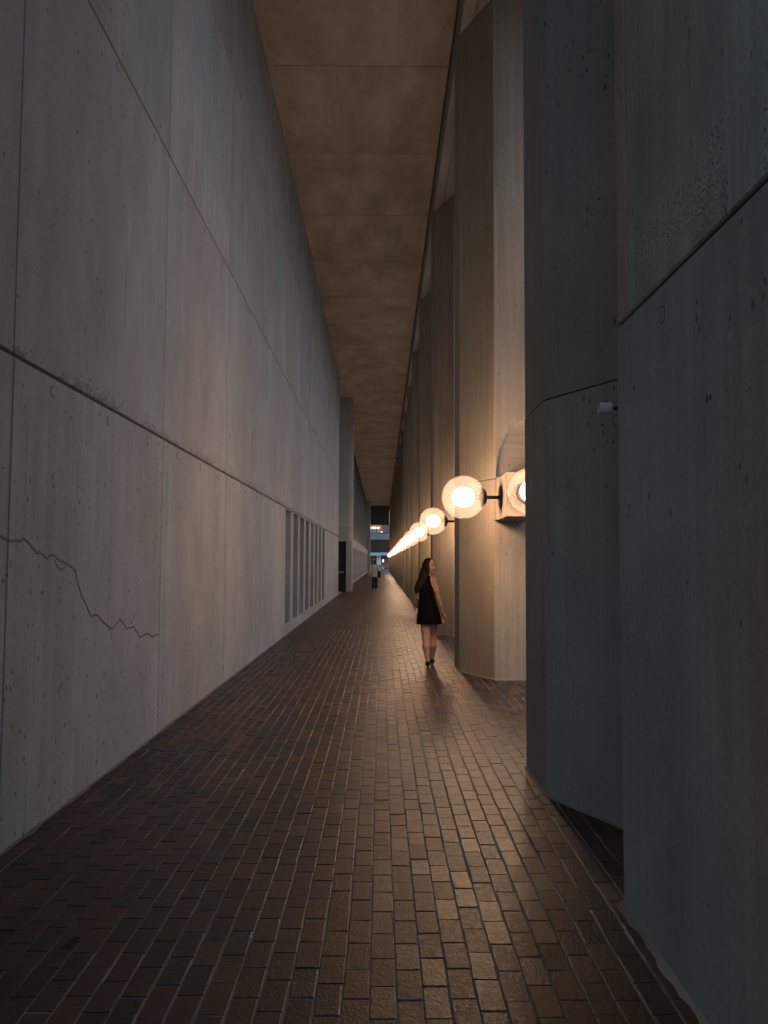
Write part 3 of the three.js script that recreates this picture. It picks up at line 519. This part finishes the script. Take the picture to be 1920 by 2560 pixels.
// ------------------------------------------------------------------ people
// a field of tapered capsules and ellipsoids joined smoothly, meshed by surface nets
function sdfMesh(prims, cell, k0, colorAt) {
  const lo = [9, 9, 9], hi = [-9, -9, -9];
  const grow = (p, r) => { for (let i = 0; i < 3; i++) { lo[i] = Math.min(lo[i], p[i] - r); hi[i] = Math.max(hi[i], p[i] + r); } };
  for (const q of prims) { if (q.cut) continue; if (q.c) grow(q.c, Math.max(...q.r)); else { grow(q.a, q.ra); grow(q.b, q.rb); } }
  for (let i = 0; i < 3; i++) { lo[i] -= 3 * cell; hi[i] += 3 * cell; }
  const one = (q, x, y, z) => {
    if (q.c) {
      let dx = x - q.c[0], dy = y - q.c[1], dz = z - q.c[2];
      if (q.yaw) { const c = Math.cos(q.yaw), s = Math.sin(q.yaw);[dx, dz] = [c * dx - s * dz, s * dx + c * dz]; }
      if (q.tilt) { const c = Math.cos(q.tilt), s = Math.sin(q.tilt);[dx, dy] = [c * dx + s * dy, -s * dx + c * dy]; }
      const [a, b, d] = q.r, k1 = Math.hypot(dx / a, dy / b, dz / d), k2 = Math.hypot(dx / (a * a), dy / (b * b), dz / (d * d));
      return k2 > 1e-9 ? k1 * (k1 - 1) / k2 : -Math.min(a, b, d);
    }
    const [ax, ay, az] = q.a, bx = q.b[0] - ax, by = q.b[1] - ay, bz = q.b[2] - az, px = x - ax, py = y - ay, pz = z - az;
    const h = clamp((px * bx + py * by + pz * bz) / (bx * bx + by * by + bz * bz + 1e-12));
    return Math.hypot(px - bx * h, py - by * h, pz - bz * h) - (q.ra + (q.rb - q.ra) * h);
  };
  const f = (x, y, z) => {
    let d = 9;
    for (const q of prims) { const e = one(q, x, y, z), k = q.k ?? k0; if (q.cut) { d = Math.max(d, -e); continue; } const h = Math.max(k - Math.abs(d - e), 0) / k; d = Math.min(d, e) - h * h * k * 0.25; }
    return d;
  };
  const n = [0, 1, 2].map(i => Math.ceil((hi[i] - lo[i]) / cell) + 1), [nx, ny, nz] = n, F = new Float32Array(nx * ny * nz), id = new Int32Array(nx * ny * nz).fill(-1);
  const at = (i, j, l) => i + nx * (j + ny * l);
  for (let l = 0; l < nz; l++) for (let j = 0; j < ny; j++) for (let i = 0; i < nx; i++) F[at(i, j, l)] = f(lo[0] + i * cell, lo[1] + j * cell, lo[2] + l * cell);
  const P = [], Nn = [], I = [], C = [];
  for (let l = 0; l < nz - 1; l++) for (let j = 0; j < ny - 1; j++) for (let i = 0; i < nx - 1; i++) {
    let cnt = 0, sx = 0, sy = 0, sz = 0;
    for (let e = 0; e < 12; e++) {
      const ax = e >> 2, u = e & 1, v = (e >> 1) & 1, o = [0, 0, 0], p = [0, 0, 0]; o[(ax + 1) % 3] = p[(ax + 1) % 3] = u; o[(ax + 2) % 3] = p[(ax + 2) % 3] = v; p[ax] = 1;
      const a = F[at(i + o[0], j + o[1], l + o[2])], b = F[at(i + p[0], j + p[1], l + p[2])];
      if ((a < 0) !== (b < 0)) { const t = a / (a - b); sx += o[0] + (p[0] - o[0]) * t; sy += o[1] + (p[1] - o[1]) * t; sz += o[2] + (p[2] - o[2]) * t; cnt++; }
    }
    if (!cnt) continue;
    id[at(i, j, l)] = P.length / 3;
    const x = lo[0] + (i + sx / cnt) * cell, y = lo[1] + (j + sy / cnt) * cell, z = lo[2] + (l + sz / cnt) * cell, e = cell * 0.5;
    P.push(x, y, z);
    const g = new THREE.Vector3(f(x + e, y, z) - f(x - e, y, z), f(x, y + e, z) - f(x, y - e, z), f(x, y, z + e) - f(x, y, z - e)).normalize(); Nn.push(g.x, g.y, g.z);
    if (colorAt) { const c = colorAt(x, y, z); C.push(c[0], c[1], c[2]); }
  }
  for (let l = 1; l < nz - 1; l++) for (let j = 1; j < ny - 1; j++) for (let i = 1; i < nx - 1; i++) for (let ax = 0; ax < 3; ax++) {
    const p = [i, j, l]; p[ax]++; const a = F[at(i, j, l)] < 0, b = F[at(...p)] < 0; if (a === b) continue;
    const u = (ax + 1) % 3, v = (ax + 2) % 3, g = (du, dv) => { const q = [i, j, l]; q[u] -= du; q[v] -= dv; return id[at(...q)]; };
    const q = [g(0, 0), g(1, 0), g(1, 1), g(0, 1)]; if (q.some(t => t < 0)) continue;
    if (a) I.push(q[0], q[1], q[2], q[0], q[2], q[3]); else I.push(q[0], q[2], q[1], q[0], q[3], q[2]);
  }
  const geo = new THREE.BufferGeometry();
  geo.setAttribute('position', new THREE.Float32BufferAttribute(P, 3)); geo.setAttribute('normal', new THREE.Float32BufferAttribute(Nn, 3));
  if (colorAt) geo.setAttribute('color', new THREE.Float32BufferAttribute(C, 3));
  geo.setIndex(I); return geo;
}
const cap3 = (a, b, ra, rb, k) => ({ a, b, ra, rb, k }), ell = (c, r, k, yaw, tilt) => ({ c, r, k, yaw, tilt });
const joinGeo = gs => mergeGeometries(gs.map(g => g.toNonIndexed()));
// closed ring loft: rings of [y, cx, cz, rx, rz]; wave gives folds towards the hem
function loft(rings, seg, wave = () => 0, thick = 0.006) {
  const P = [], I = [], L = [...rings, ...rings.slice().reverse().map(r => [r[0], r[1], r[2], r[3] - thick, r[4] - thick])];
  L.forEach((r, j) => { for (let i = 0; i < seg; i++) { const a = i / seg * Math.PI * 2, w = 1 + wave(r[0], a); P.push(r[1] + Math.cos(a) * r[3] * w, r[0] + (r[5] ?? 0) * Math.cos(a), r[2] + Math.sin(a) * r[4] * w); } });
  const n = L.length; for (let j = 0; j < n; j++) for (let i = 0; i < seg; i++) { const a = j * seg + i, b = j * seg + (i + 1) % seg, c = ((j + 1) % n) * seg + i, d = ((j + 1) % n) * seg + (i + 1) % seg; I.push(a, b, d, a, d, c); }
  const g = new THREE.BufferGeometry(); g.setAttribute('position', new THREE.Float32BufferAttribute(P, 3)); g.setIndex(I); g.computeVertexNormals(); return g;
}
function headPrims() {                                            // face along +z, centre between the ears
  return [ell([0, 0.03, -0.012], [0.071, 0.088, 0.09], 0.01), ell([0, -0.045, 0.028], [0.052, 0.06, 0.055], 0.03), ell([0, -0.088, 0.058], [0.024, 0.02, 0.022], 0.03), ell([0, -0.01, 0.052], [0.058, 0.055, 0.036], 0.03),
    cap3([0, 0.012, 0.084], [0, -0.024, 0.104], 0.006, 0.0095, 0.012), ell([0, -0.028, 0.094], [0.0155, 0.008, 0.01], 0.008), ell([0, -0.055, 0.086], [0.022, 0.0065, 0.008], 0.006), ell([0, -0.065, 0.085], [0.018, 0.0065, 0.008], 0.006),
    ell([0.034, -0.02, 0.062], [0.026, 0.022, 0.02], 0.02), ell([-0.034, -0.02, 0.062], [0.026, 0.022, 0.02], 0.02), ell([0, 0.032, 0.072], [0.05, 0.01, 0.014], 0.015), ell([0.072, -0.004, -0.005], [0.009, 0.028, 0.017], 0.008), ell([-0.072, -0.004, -0.005], [0.009, 0.028, 0.017], 0.008),
    { ...ell([0.031, 0.008, 0.093], [0.016, 0.009, 0.012]), cut: 1 }, { ...ell([-0.031, 0.008, 0.093], [0.016, 0.009, 0.012]), cut: 1 }, ell([0.031, 0.007, 0.072], [0.0125, 0.0115, 0.0125], 0.002), ell([-0.031, 0.007, 0.072], [0.0125, 0.0115, 0.0125], 0.002)];
}
const faceColor = (skin, hair) => (x, y, z) => {
  const ax = Math.abs(x);
  if (z > 0.05) {
    const e = Math.hypot((ax - 0.031) / 0.014, (y - 0.0065) / 0.0058); if (e < 1 && z > 0.066) { const i = Math.hypot(ax - 0.031, y - 0.0068); return i < 0.006 ? [0.03, 0.016, 0.01] : [0.5, 0.46, 0.42]; }
    if (e < 1.35 && y > 0.0065 && z > 0.06) return [0.03, 0.02, 0.016];
    if (ax > 0.012 && ax < 0.05 && Math.abs(y - 0.03 + (ax - 0.03) * (ax - 0.03) * 9) < 0.0042) return hair;
    if (z > 0.072 && Math.hypot(x / 0.023, (y + 0.0605) / 0.012) < 1) return Math.abs(y + 0.0602) < 0.0013 ? [0.09, 0.03, 0.028] : [0.30, 0.085, 0.075];
  }
  return skin;
};
// a hand hanging from the wrist at the origin along -y, palm towards -x, thumb towards +z; side mirrors it in x
function handPrims() {
  const p = [ell([0, -0.045, 0], [0.0135, 0.042, 0.036], 0.012), cap3([0, 0.02, 0], [0, -0.02, 0], 0.021, 0.019, 0.02)], F = [[0.026, -0.082, 0.04, 0.0082], [0.009, -0.088, 0.045, 0.0086], [-0.009, -0.085, 0.041, 0.0082], [-0.026, -0.076, 0.033, 0.0072]];
  for (const [z, y, L, r] of F) { const a = [-0.001, y + 0.012, z], b = [-0.007, y - L * 0.62, z * 1.04], c = [-0.024, y - L * 1.22, z * 1.0], d = [-0.040, y - L * 1.45, z * 0.96]; p.push(cap3(a, b, r, r * 0.95, 0.006), cap3(b, c, r * 0.95, r * 0.86, 0.003), cap3(c, d, r * 0.86, r * 0.74, 0.003)); }
  p.push(cap3([-0.004, -0.022, 0.03], [-0.016, -0.058, 0.05], 0.0125, 0.0095, 0.012), cap3([-0.016, -0.058, 0.05], [-0.026, -0.088, 0.046], 0.0095, 0.0078, 0.003));
  return p;
}
const place = (g, turn, tilt, roll, at) => g.rotateY(turn).rotateX(tilt).rotateZ(roll).translate(...at);
const skinOf = s => new THREE.MeshPhysicalMaterial({ color: 0xffffff, vertexColors: true, roughness: 0.55 });

{ // ---- the woman in the black dress
  const w = thing('person', 'woman with long brown hair in a black sleeveless dress, looking back over her shoulder', 'person', [0.735, 0.002, -12.86]);
  const SK = [0.42, 0.24, 0.165], sk = () => SK;
  const body = sdfMesh([
    ell([-0.02, 0.86, -0.02], [0.145, 0.12, 0.115], 0.05), ell([-0.02, 1.05, -0.02], [0.108, 0.13, 0.085], 0.06), ell([-0.025, 1.22, -0.02], [0.125, 0.14, 0.092], 0.06), cap3([-0.125, 1.345, -0.02], [0.085, 1.355, -0.02], 0.047, 0.05, 0.05),
    cap3([-0.012, 1.37, -0.015], [0.004, 1.49, -0.012], 0.05, 0.046, 0.04),
    // near arm, hanging a little out
    cap3([0.095, 1.348, -0.015], [0.128, 1.20, -0.005], 0.052, 0.044, 0.03), cap3([0.128, 1.20, -0.005], [0.158, 1.075, 0.0], 0.043, 0.036, 0.03), cap3([0.158, 1.075, 0.0], [0.192, 0.965, -0.012], 0.039, 0.034, 0.02), cap3([0.192, 0.965, -0.012], [0.226, 0.855, -0.035], 0.034, 0.0225, 0.02),
    // far arm, mostly behind her
    cap3([-0.13, 1.338, -0.02], [-0.155, 1.08, -0.06], 0.048, 0.037, 0.03), cap3([-0.155, 1.08, -0.06], [-0.13, 0.86, -0.20], 0.036, 0.023, 0.02),
    // legs: the left one behind, the right one a step ahead
    cap3([-0.062, 0.84, 0.0], [-0.036, 0.47, 0.03], 0.098, 0.062, 0.03), ell([-0.035, 0.465, 0.024], [0.054, 0.06, 0.056], 0.03), cap3([-0.036, 0.45, 0.04], [-0.034, 0.33, 0.075], 0.059, 0.063, 0.03), cap3([-0.034, 0.33, 0.072], [-0.016, 0.10, 0.115], 0.060, 0.034, 0.03), cap3([-0.016, 0.10, 0.115], [-0.012, 0.045, 0.05], 0.034, 0.03, 0.02),
    cap3([0.062, 0.84, -0.02], [0.08, 0.48, -0.16], 0.097, 0.061, 0.03), ell([0.08, 0.475, -0.16], [0.053, 0.06, 0.055], 0.03), cap3([0.08, 0.46, -0.155], [0.078, 0.33, -0.16], 0.058, 0.06, 0.03), cap3([0.078, 0.33, -0.155], [0.068, 0.10, -0.235], 0.058, 0.034, 0.03), cap3([0.068, 0.10, -0.235], [0.075, 0.04, -0.31], 0.034, 0.028, 0.02),
  ], 0.0095, 0.03, sk);
  const turn = 0.74, HC = [0.022, 1.572, -0.005];
  const head = place(sdfMesh(headPrims(), 0.0042, 0.01, faceColor(SK, [0.035, 0.018, 0.011])), turn, 0.0, -0.05, HC);
  const hand = place(sdfMesh(handPrims(), 0.0034, 0.006, sk), 0.75, 0.05, 0.2, [0.229, 0.848, -0.038]);
  const hand2 = place(sdfMesh(handPrims().map(q => q), 0.0045, 0.006, sk), -0.6, 0.3, -0.1, [-0.128, 0.855, -0.205]);
  part('body', joinGeo([body, head, hand, hand2]), skinOf(), w);
  // dress: high neck, cut away shoulders, A-line
  const rings = [[0.672, 0.006, -0.015, 0.198, 0.165], [0.75, 0.006, -0.015, 0.188, 0.158], [0.86, 0.0, -0.015, 0.172, 0.148], [0.95, -0.006, -0.015, 0.152, 0.132], [1.02, -0.012, -0.015, 0.136, 0.118], [1.09, -0.022, -0.015, 0.124, 0.107], [1.16, -0.026, -0.015, 0.124, 0.105], [1.225, -0.03, -0.016, 0.122, 0.108], [1.265, -0.036, -0.017, 0.108, 0.109], [1.31, -0.04, -0.018, 0.094, 0.103], [1.355, -0.037, -0.018, 0.083, 0.088], [1.395, -0.026, -0.017, 0.068, 0.071], [1.425, -0.014, -0.015, 0.058, 0.061]];
  part('dress', loft(rings, 72, (y, a) => 0.028 * Math.sin(a * 7 + 1) * smooth(0.98, 0.68, y) + 0.012 * Math.sin(a * 13) * smooth(0.9, 0.68, y)), new THREE.MeshPhysicalMaterial({ color: lin(0.0035, 0.0034, 0.0034), roughness: 0.85, specularIntensity: 0.2 }), w);
  // hair: a cap over the skull, swept back, falling down the left of her back
  const rt = (p) => { const c = Math.cos(turn), s = Math.sin(turn); return [HC[0] + c * p[0] + s * p[2], HC[1] + p[1], HC[2] - s * p[0] + c * p[2]]; };
  const hairC = (x, y, z) => { const v = 0.75 + 0.45 * Math.sin(x * 420 + Math.sin(y * 18) * 3) * Math.sin(z * 300 + y * 9); return [0.013 * v, 0.0068 * v, 0.0048 * v]; };
  const hs = [ell(rt([0, 0.04, -0.03]), [0.086, 0.096, 0.092], 0.02, -turn), ell(rt([0, -0.02, -0.055]), [0.08, 0.10, 0.06], 0.04, -turn), ell(rt([0.062, 0.005, 0.012]), [0.026, 0.085, 0.045], 0.03, -turn), ell(rt([-0.066, -0.01, 0.008]), [0.026, 0.10, 0.05], 0.03, -turn), cap3(rt([-0.07, -0.02, 0.03]), rt([-0.075, -0.15, 0.03]), 0.022, 0.014, 0.03),
    { ...ell(rt([0.004, -0.012, 0.105]), [0.058, 0.098, 0.07], 0, -turn), cut: 1 }];
  const fall = [[-0.055, 1.53, 0.03, 0.062, 0.05], [-0.075, 1.44, 0.055, 0.066, 0.045], [-0.105, 1.36, 0.075, 0.07, 0.04], [-0.135, 1.29, 0.09, 0.07, 0.038], [-0.16, 1.235, 0.097, 0.058, 0.036], [-0.172, 1.195, 0.1, 0.036, 0.03]];
  for (let i = 0; i + 1 < fall.length; i++) { const a = fall[i], b = fall[i + 1]; for (const t of [-1, -0.33, 0.33, 1]) hs.push(cap3([a[0] + t * a[3] * 0.72, a[1] + t * 0.012, a[2] - Math.abs(t) * 0.012], [b[0] + t * b[3] * 0.72, b[1] + t * 0.022, b[2] - Math.abs(t) * 0.012], a[4] * 0.62, b[4] * 0.6, 0.025)); }
  const locks = [];
  for (let i = 0; i < 34; i++) { const t = rr(-1, 1), pts = fall.map((f, j) => new THREE.Vector3(f[0] + t * f[3] * 0.95 + rr(-0.004, 0.004), f[1] + t * 0.02, f[2] + f[4] * 0.55 - t * t * 0.02 + rr(-0.002, 0.004))); pts.unshift(new THREE.Vector3(...rt([t * 0.05 - 0.01, 0.05, -0.115]))); const e = pts[pts.length - 1]; pts.push(new THREE.Vector3(e.x - 0.008 + rr(-0.02, 0.02), e.y - rr(0.0, 0.035), e.z - 0.005)); const g = new THREE.TubeGeometry(new THREE.CatmullRomCurve3(pts), 22, rr(0.0035, 0.0065), 5); g.deleteAttribute('uv'); const n = g.attributes.position.count, v = rr(0.7, 1.7); g.setAttribute('color', new THREE.Float32BufferAttribute(Array.from({ length: n * 3 }, (_, q) => [0.013, 0.0068, 0.0048][q % 3] * v), 3)); locks.push(g); }
  part('hair', joinGeo([sdfMesh(hs, 0.0055, 0.02, hairC), ...locks]), new THREE.MeshPhysicalMaterial({ color: 0xffffff, vertexColors: true, roughness: 0.6, specularIntensity: 0.3 }), w);
  const leather = new THREE.MeshStandardMaterial({ color: lin(0.008, 0.008, 0.008), roughness: 0.4 });
  const shoe = (heel, toe, lift) => sdfMesh([cap3([heel[0], heel[1] + lift, heel[2]], [(heel[0] + toe[0]) / 2, toe[1] + 0.018 + lift * 0.35, (heel[2] + toe[2]) / 2], 0.036, 0.034, 0.03), cap3([(heel[0] + toe[0]) / 2, toe[1] + 0.018 + lift * 0.3, (heel[2] + toe[2]) / 2], [toe[0], toe[1], toe[2]], 0.035, 0.022, 0.03), cap3([heel[0], heel[1] + lift, heel[2] + 0.01], [heel[0], heel[1] - 0.028, heel[2] + 0.016], 0.026, 0.015, 0.02)], 0.005, 0.02);
  part('shoe', shoe([-0.016, 0.045, 0.125], [-0.006, 0.024, -0.06], 0.042), leather, w);
  part('shoe', shoe([0.068, 0.045, -0.225], [0.09, 0.024, -0.40], 0.045), leather, w);
}
{ // ---- the man far down the passage
  const m = thing('person', 'man in a white shirt and dark trousers walking away down the passage', 'person', [-0.42, 0.002, -48.6]);
  const SK = [0.20, 0.11, 0.07];
  const body = sdfMesh([ell([0, 0.9, 0], [0.14, 0.13, 0.1], 0.05), ell([0, 1.12, 0], [0.14, 0.2, 0.1], 0.06), cap3([-0.15, 1.36, 0], [0.15, 1.36, 0], 0.055, 0.055, 0.05), cap3([0, 1.38, 0], [0.005, 1.5, -0.005], 0.055, 0.052, 0.03),
    cap3([-0.17, 1.35, 0], [-0.26, 1.1, 0.0], 0.05, 0.042, 0.03), cap3([-0.26, 1.1, 0], [-0.30, 0.92, -0.12], 0.04, 0.027, 0.02), cap3([0.17, 1.35, 0], [0.245, 1.1, 0.02], 0.05, 0.042, 0.03), cap3([0.245, 1.1, 0.02], [0.25, 0.9, -0.06], 0.04, 0.027, 0.02),
    cap3([-0.075, 0.88, 0], [-0.08, 0.48, 0.02], 0.085, 0.058, 0.03), cap3([-0.08, 0.48, 0.02], [-0.075, 0.08, 0.12], 0.055, 0.035, 0.03), cap3([0.075, 0.88, 0], [0.085, 0.48, -0.1], 0.085, 0.058, 0.03), cap3([0.085, 0.48, -0.1], [0.09, 0.08, -0.18], 0.055, 0.035, 0.03)], 0.012, 0.03, () => SK);
  const head = place(sdfMesh(headPrims(), 0.006, 0.01, faceColor(SK, [0.01, 0.008, 0.007])), Math.PI + 0.1, 0, 0, [0.005, 1.58, -0.01]);
  const h1 = place(sdfMesh(handPrims(), 0.0045, 0.006, () => SK), 1.2, 0.3, -0.1, [-0.302, 0.915, -0.125]), h2 = place(sdfMesh(handPrims(), 0.0045, 0.006, () => SK), 0.5, 0.2, 0.1, [0.25, 0.89, -0.062]);
  part('body', joinGeo([body, head, h1, h2]), skinOf(), m);
  const cloth = c => new THREE.MeshStandardMaterial({ color: lin(...c), roughness: 0.85 });
  part('shirt', joinGeo([loft([[0.72, -0.01, 0, 0.185, 0.14], [0.85, -0.005, 0, 0.18, 0.138], [1.0, 0, 0, 0.168, 0.13], [1.15, 0, 0, 0.172, 0.128], [1.28, 0, 0, 0.19, 0.12], [1.36, 0, 0, 0.195, 0.095], [1.41, 0, 0, 0.13, 0.08], [1.435, 0, 0, 0.068, 0.068]], 48, (y, a) => 0.03 * Math.sin(a * 6) * smooth(1.1, 0.72, y)),
    sdfMesh([cap3([-0.155, 1.36, 0], [-0.265, 1.09, 0.0], 0.07, 0.066, 0.03), cap3([-0.265, 1.09, 0], [-0.295, 0.96, -0.09], 0.062, 0.05, 0.03)], 0.012, 0.03), sdfMesh([cap3([0.155, 1.36, 0], [0.245, 1.12, 0.02], 0.07, 0.07, 0.03)], 0.012, 0.03)].map(g => { g.deleteAttribute('uv'); return g; })), cloth([0.62, 0.60, 0.58]), m);
  part('trousers', sdfMesh([ell([0, 0.85, 0], [0.155, 0.14, 0.12], 0.05), cap3([-0.078, 0.8, 0], [-0.082, 0.48, 0.02], 0.1, 0.082, 0.02), cap3([-0.082, 0.48, 0.02], [-0.078, 0.07, 0.11], 0.08, 0.072, 0.02), cap3([0.078, 0.8, 0], [0.085, 0.48, -0.1], 0.1, 0.082, 0.02), cap3([0.085, 0.48, -0.1], [0.092, 0.07, -0.175], 0.08, 0.072, 0.02)], 0.012, 0.02), cloth([0.012, 0.014, 0.017]), m);
  part('hair', sdfMesh([ell([0.004, 1.618, 0.008], [0.083, 0.09, 0.095], 0.02), ell([0.004, 1.56, 0.05], [0.065, 0.05, 0.045], 0.03)], 0.008, 0.02), cloth([0.009, 0.008, 0.007]), m);
  part('shoe', sdfMesh([cap3([-0.078, 0.05, 0.13], [-0.08, 0.035, -0.05], 0.043, 0.036, 0.03)], 0.008, 0.02), cloth([0.02, 0.02, 0.02]), m);
  part('shoe', sdfMesh([cap3([0.092, 0.045, -0.15], [0.1, 0.035, -0.32], 0.043, 0.036, 0.03)], 0.008, 0.02), cloth([0.5, 0.5, 0.5]), m);
  const bag = thing('shoulder_bag', 'dark shoulder bag hanging on the right side of the walking man', 'bag', [-0.42 + 0.275, 0, -48.6]);
  part('bag_body', sdfMesh([ell([0, 0.9, 0.02], [0.095, 0.2, 0.15], 0.05), ell([-0.01, 0.78, 0.02], [0.1, 0.11, 0.17], 0.05)], 0.012, 0.04), cloth([0.014, 0.016, 0.018]), bag);
  part('strap', new THREE.TubeGeometry(new THREE.CatmullRomCurve3([[-0.07, 0.98, 0.13], [-0.11, 1.25, 0.135], [-0.135, 1.42, 0.07], [-0.135, 1.44, 0], [-0.12, 1.3, -0.125], [-0.07, 1.0, -0.12]].map(p => new THREE.Vector3(...p))), 40, 0.017, 6).scale(1, 1, 1), cloth([0.012, 0.013, 0.015]), bag);
  const coat = thing('folded_jacket', 'pale jacket carried over the left arm of the walking man', 'jacket', [-0.42 - 0.28, 0, -48.6]);
  part('cloth', sdfMesh([ell([-0.005, 1.0, 0.03], [0.07, 0.06, 0.09], 0.04), cap3([-0.02, 0.98, 0.05], [-0.05, 0.84, 0.06], 0.05, 0.045, 0.03), cap3([0.03, 0.96, 0.06], [0.02, 0.87, 0.07], 0.045, 0.04, 0.03)], 0.01, 0.03), cloth([0.42, 0.40, 0.39]), coat);
}

for (const o of scene.children) o.traverse(m => { if (m.isMesh) { m.castShadow = true; m.receiveShadow = true; } });
renderer.render(scene, camera);
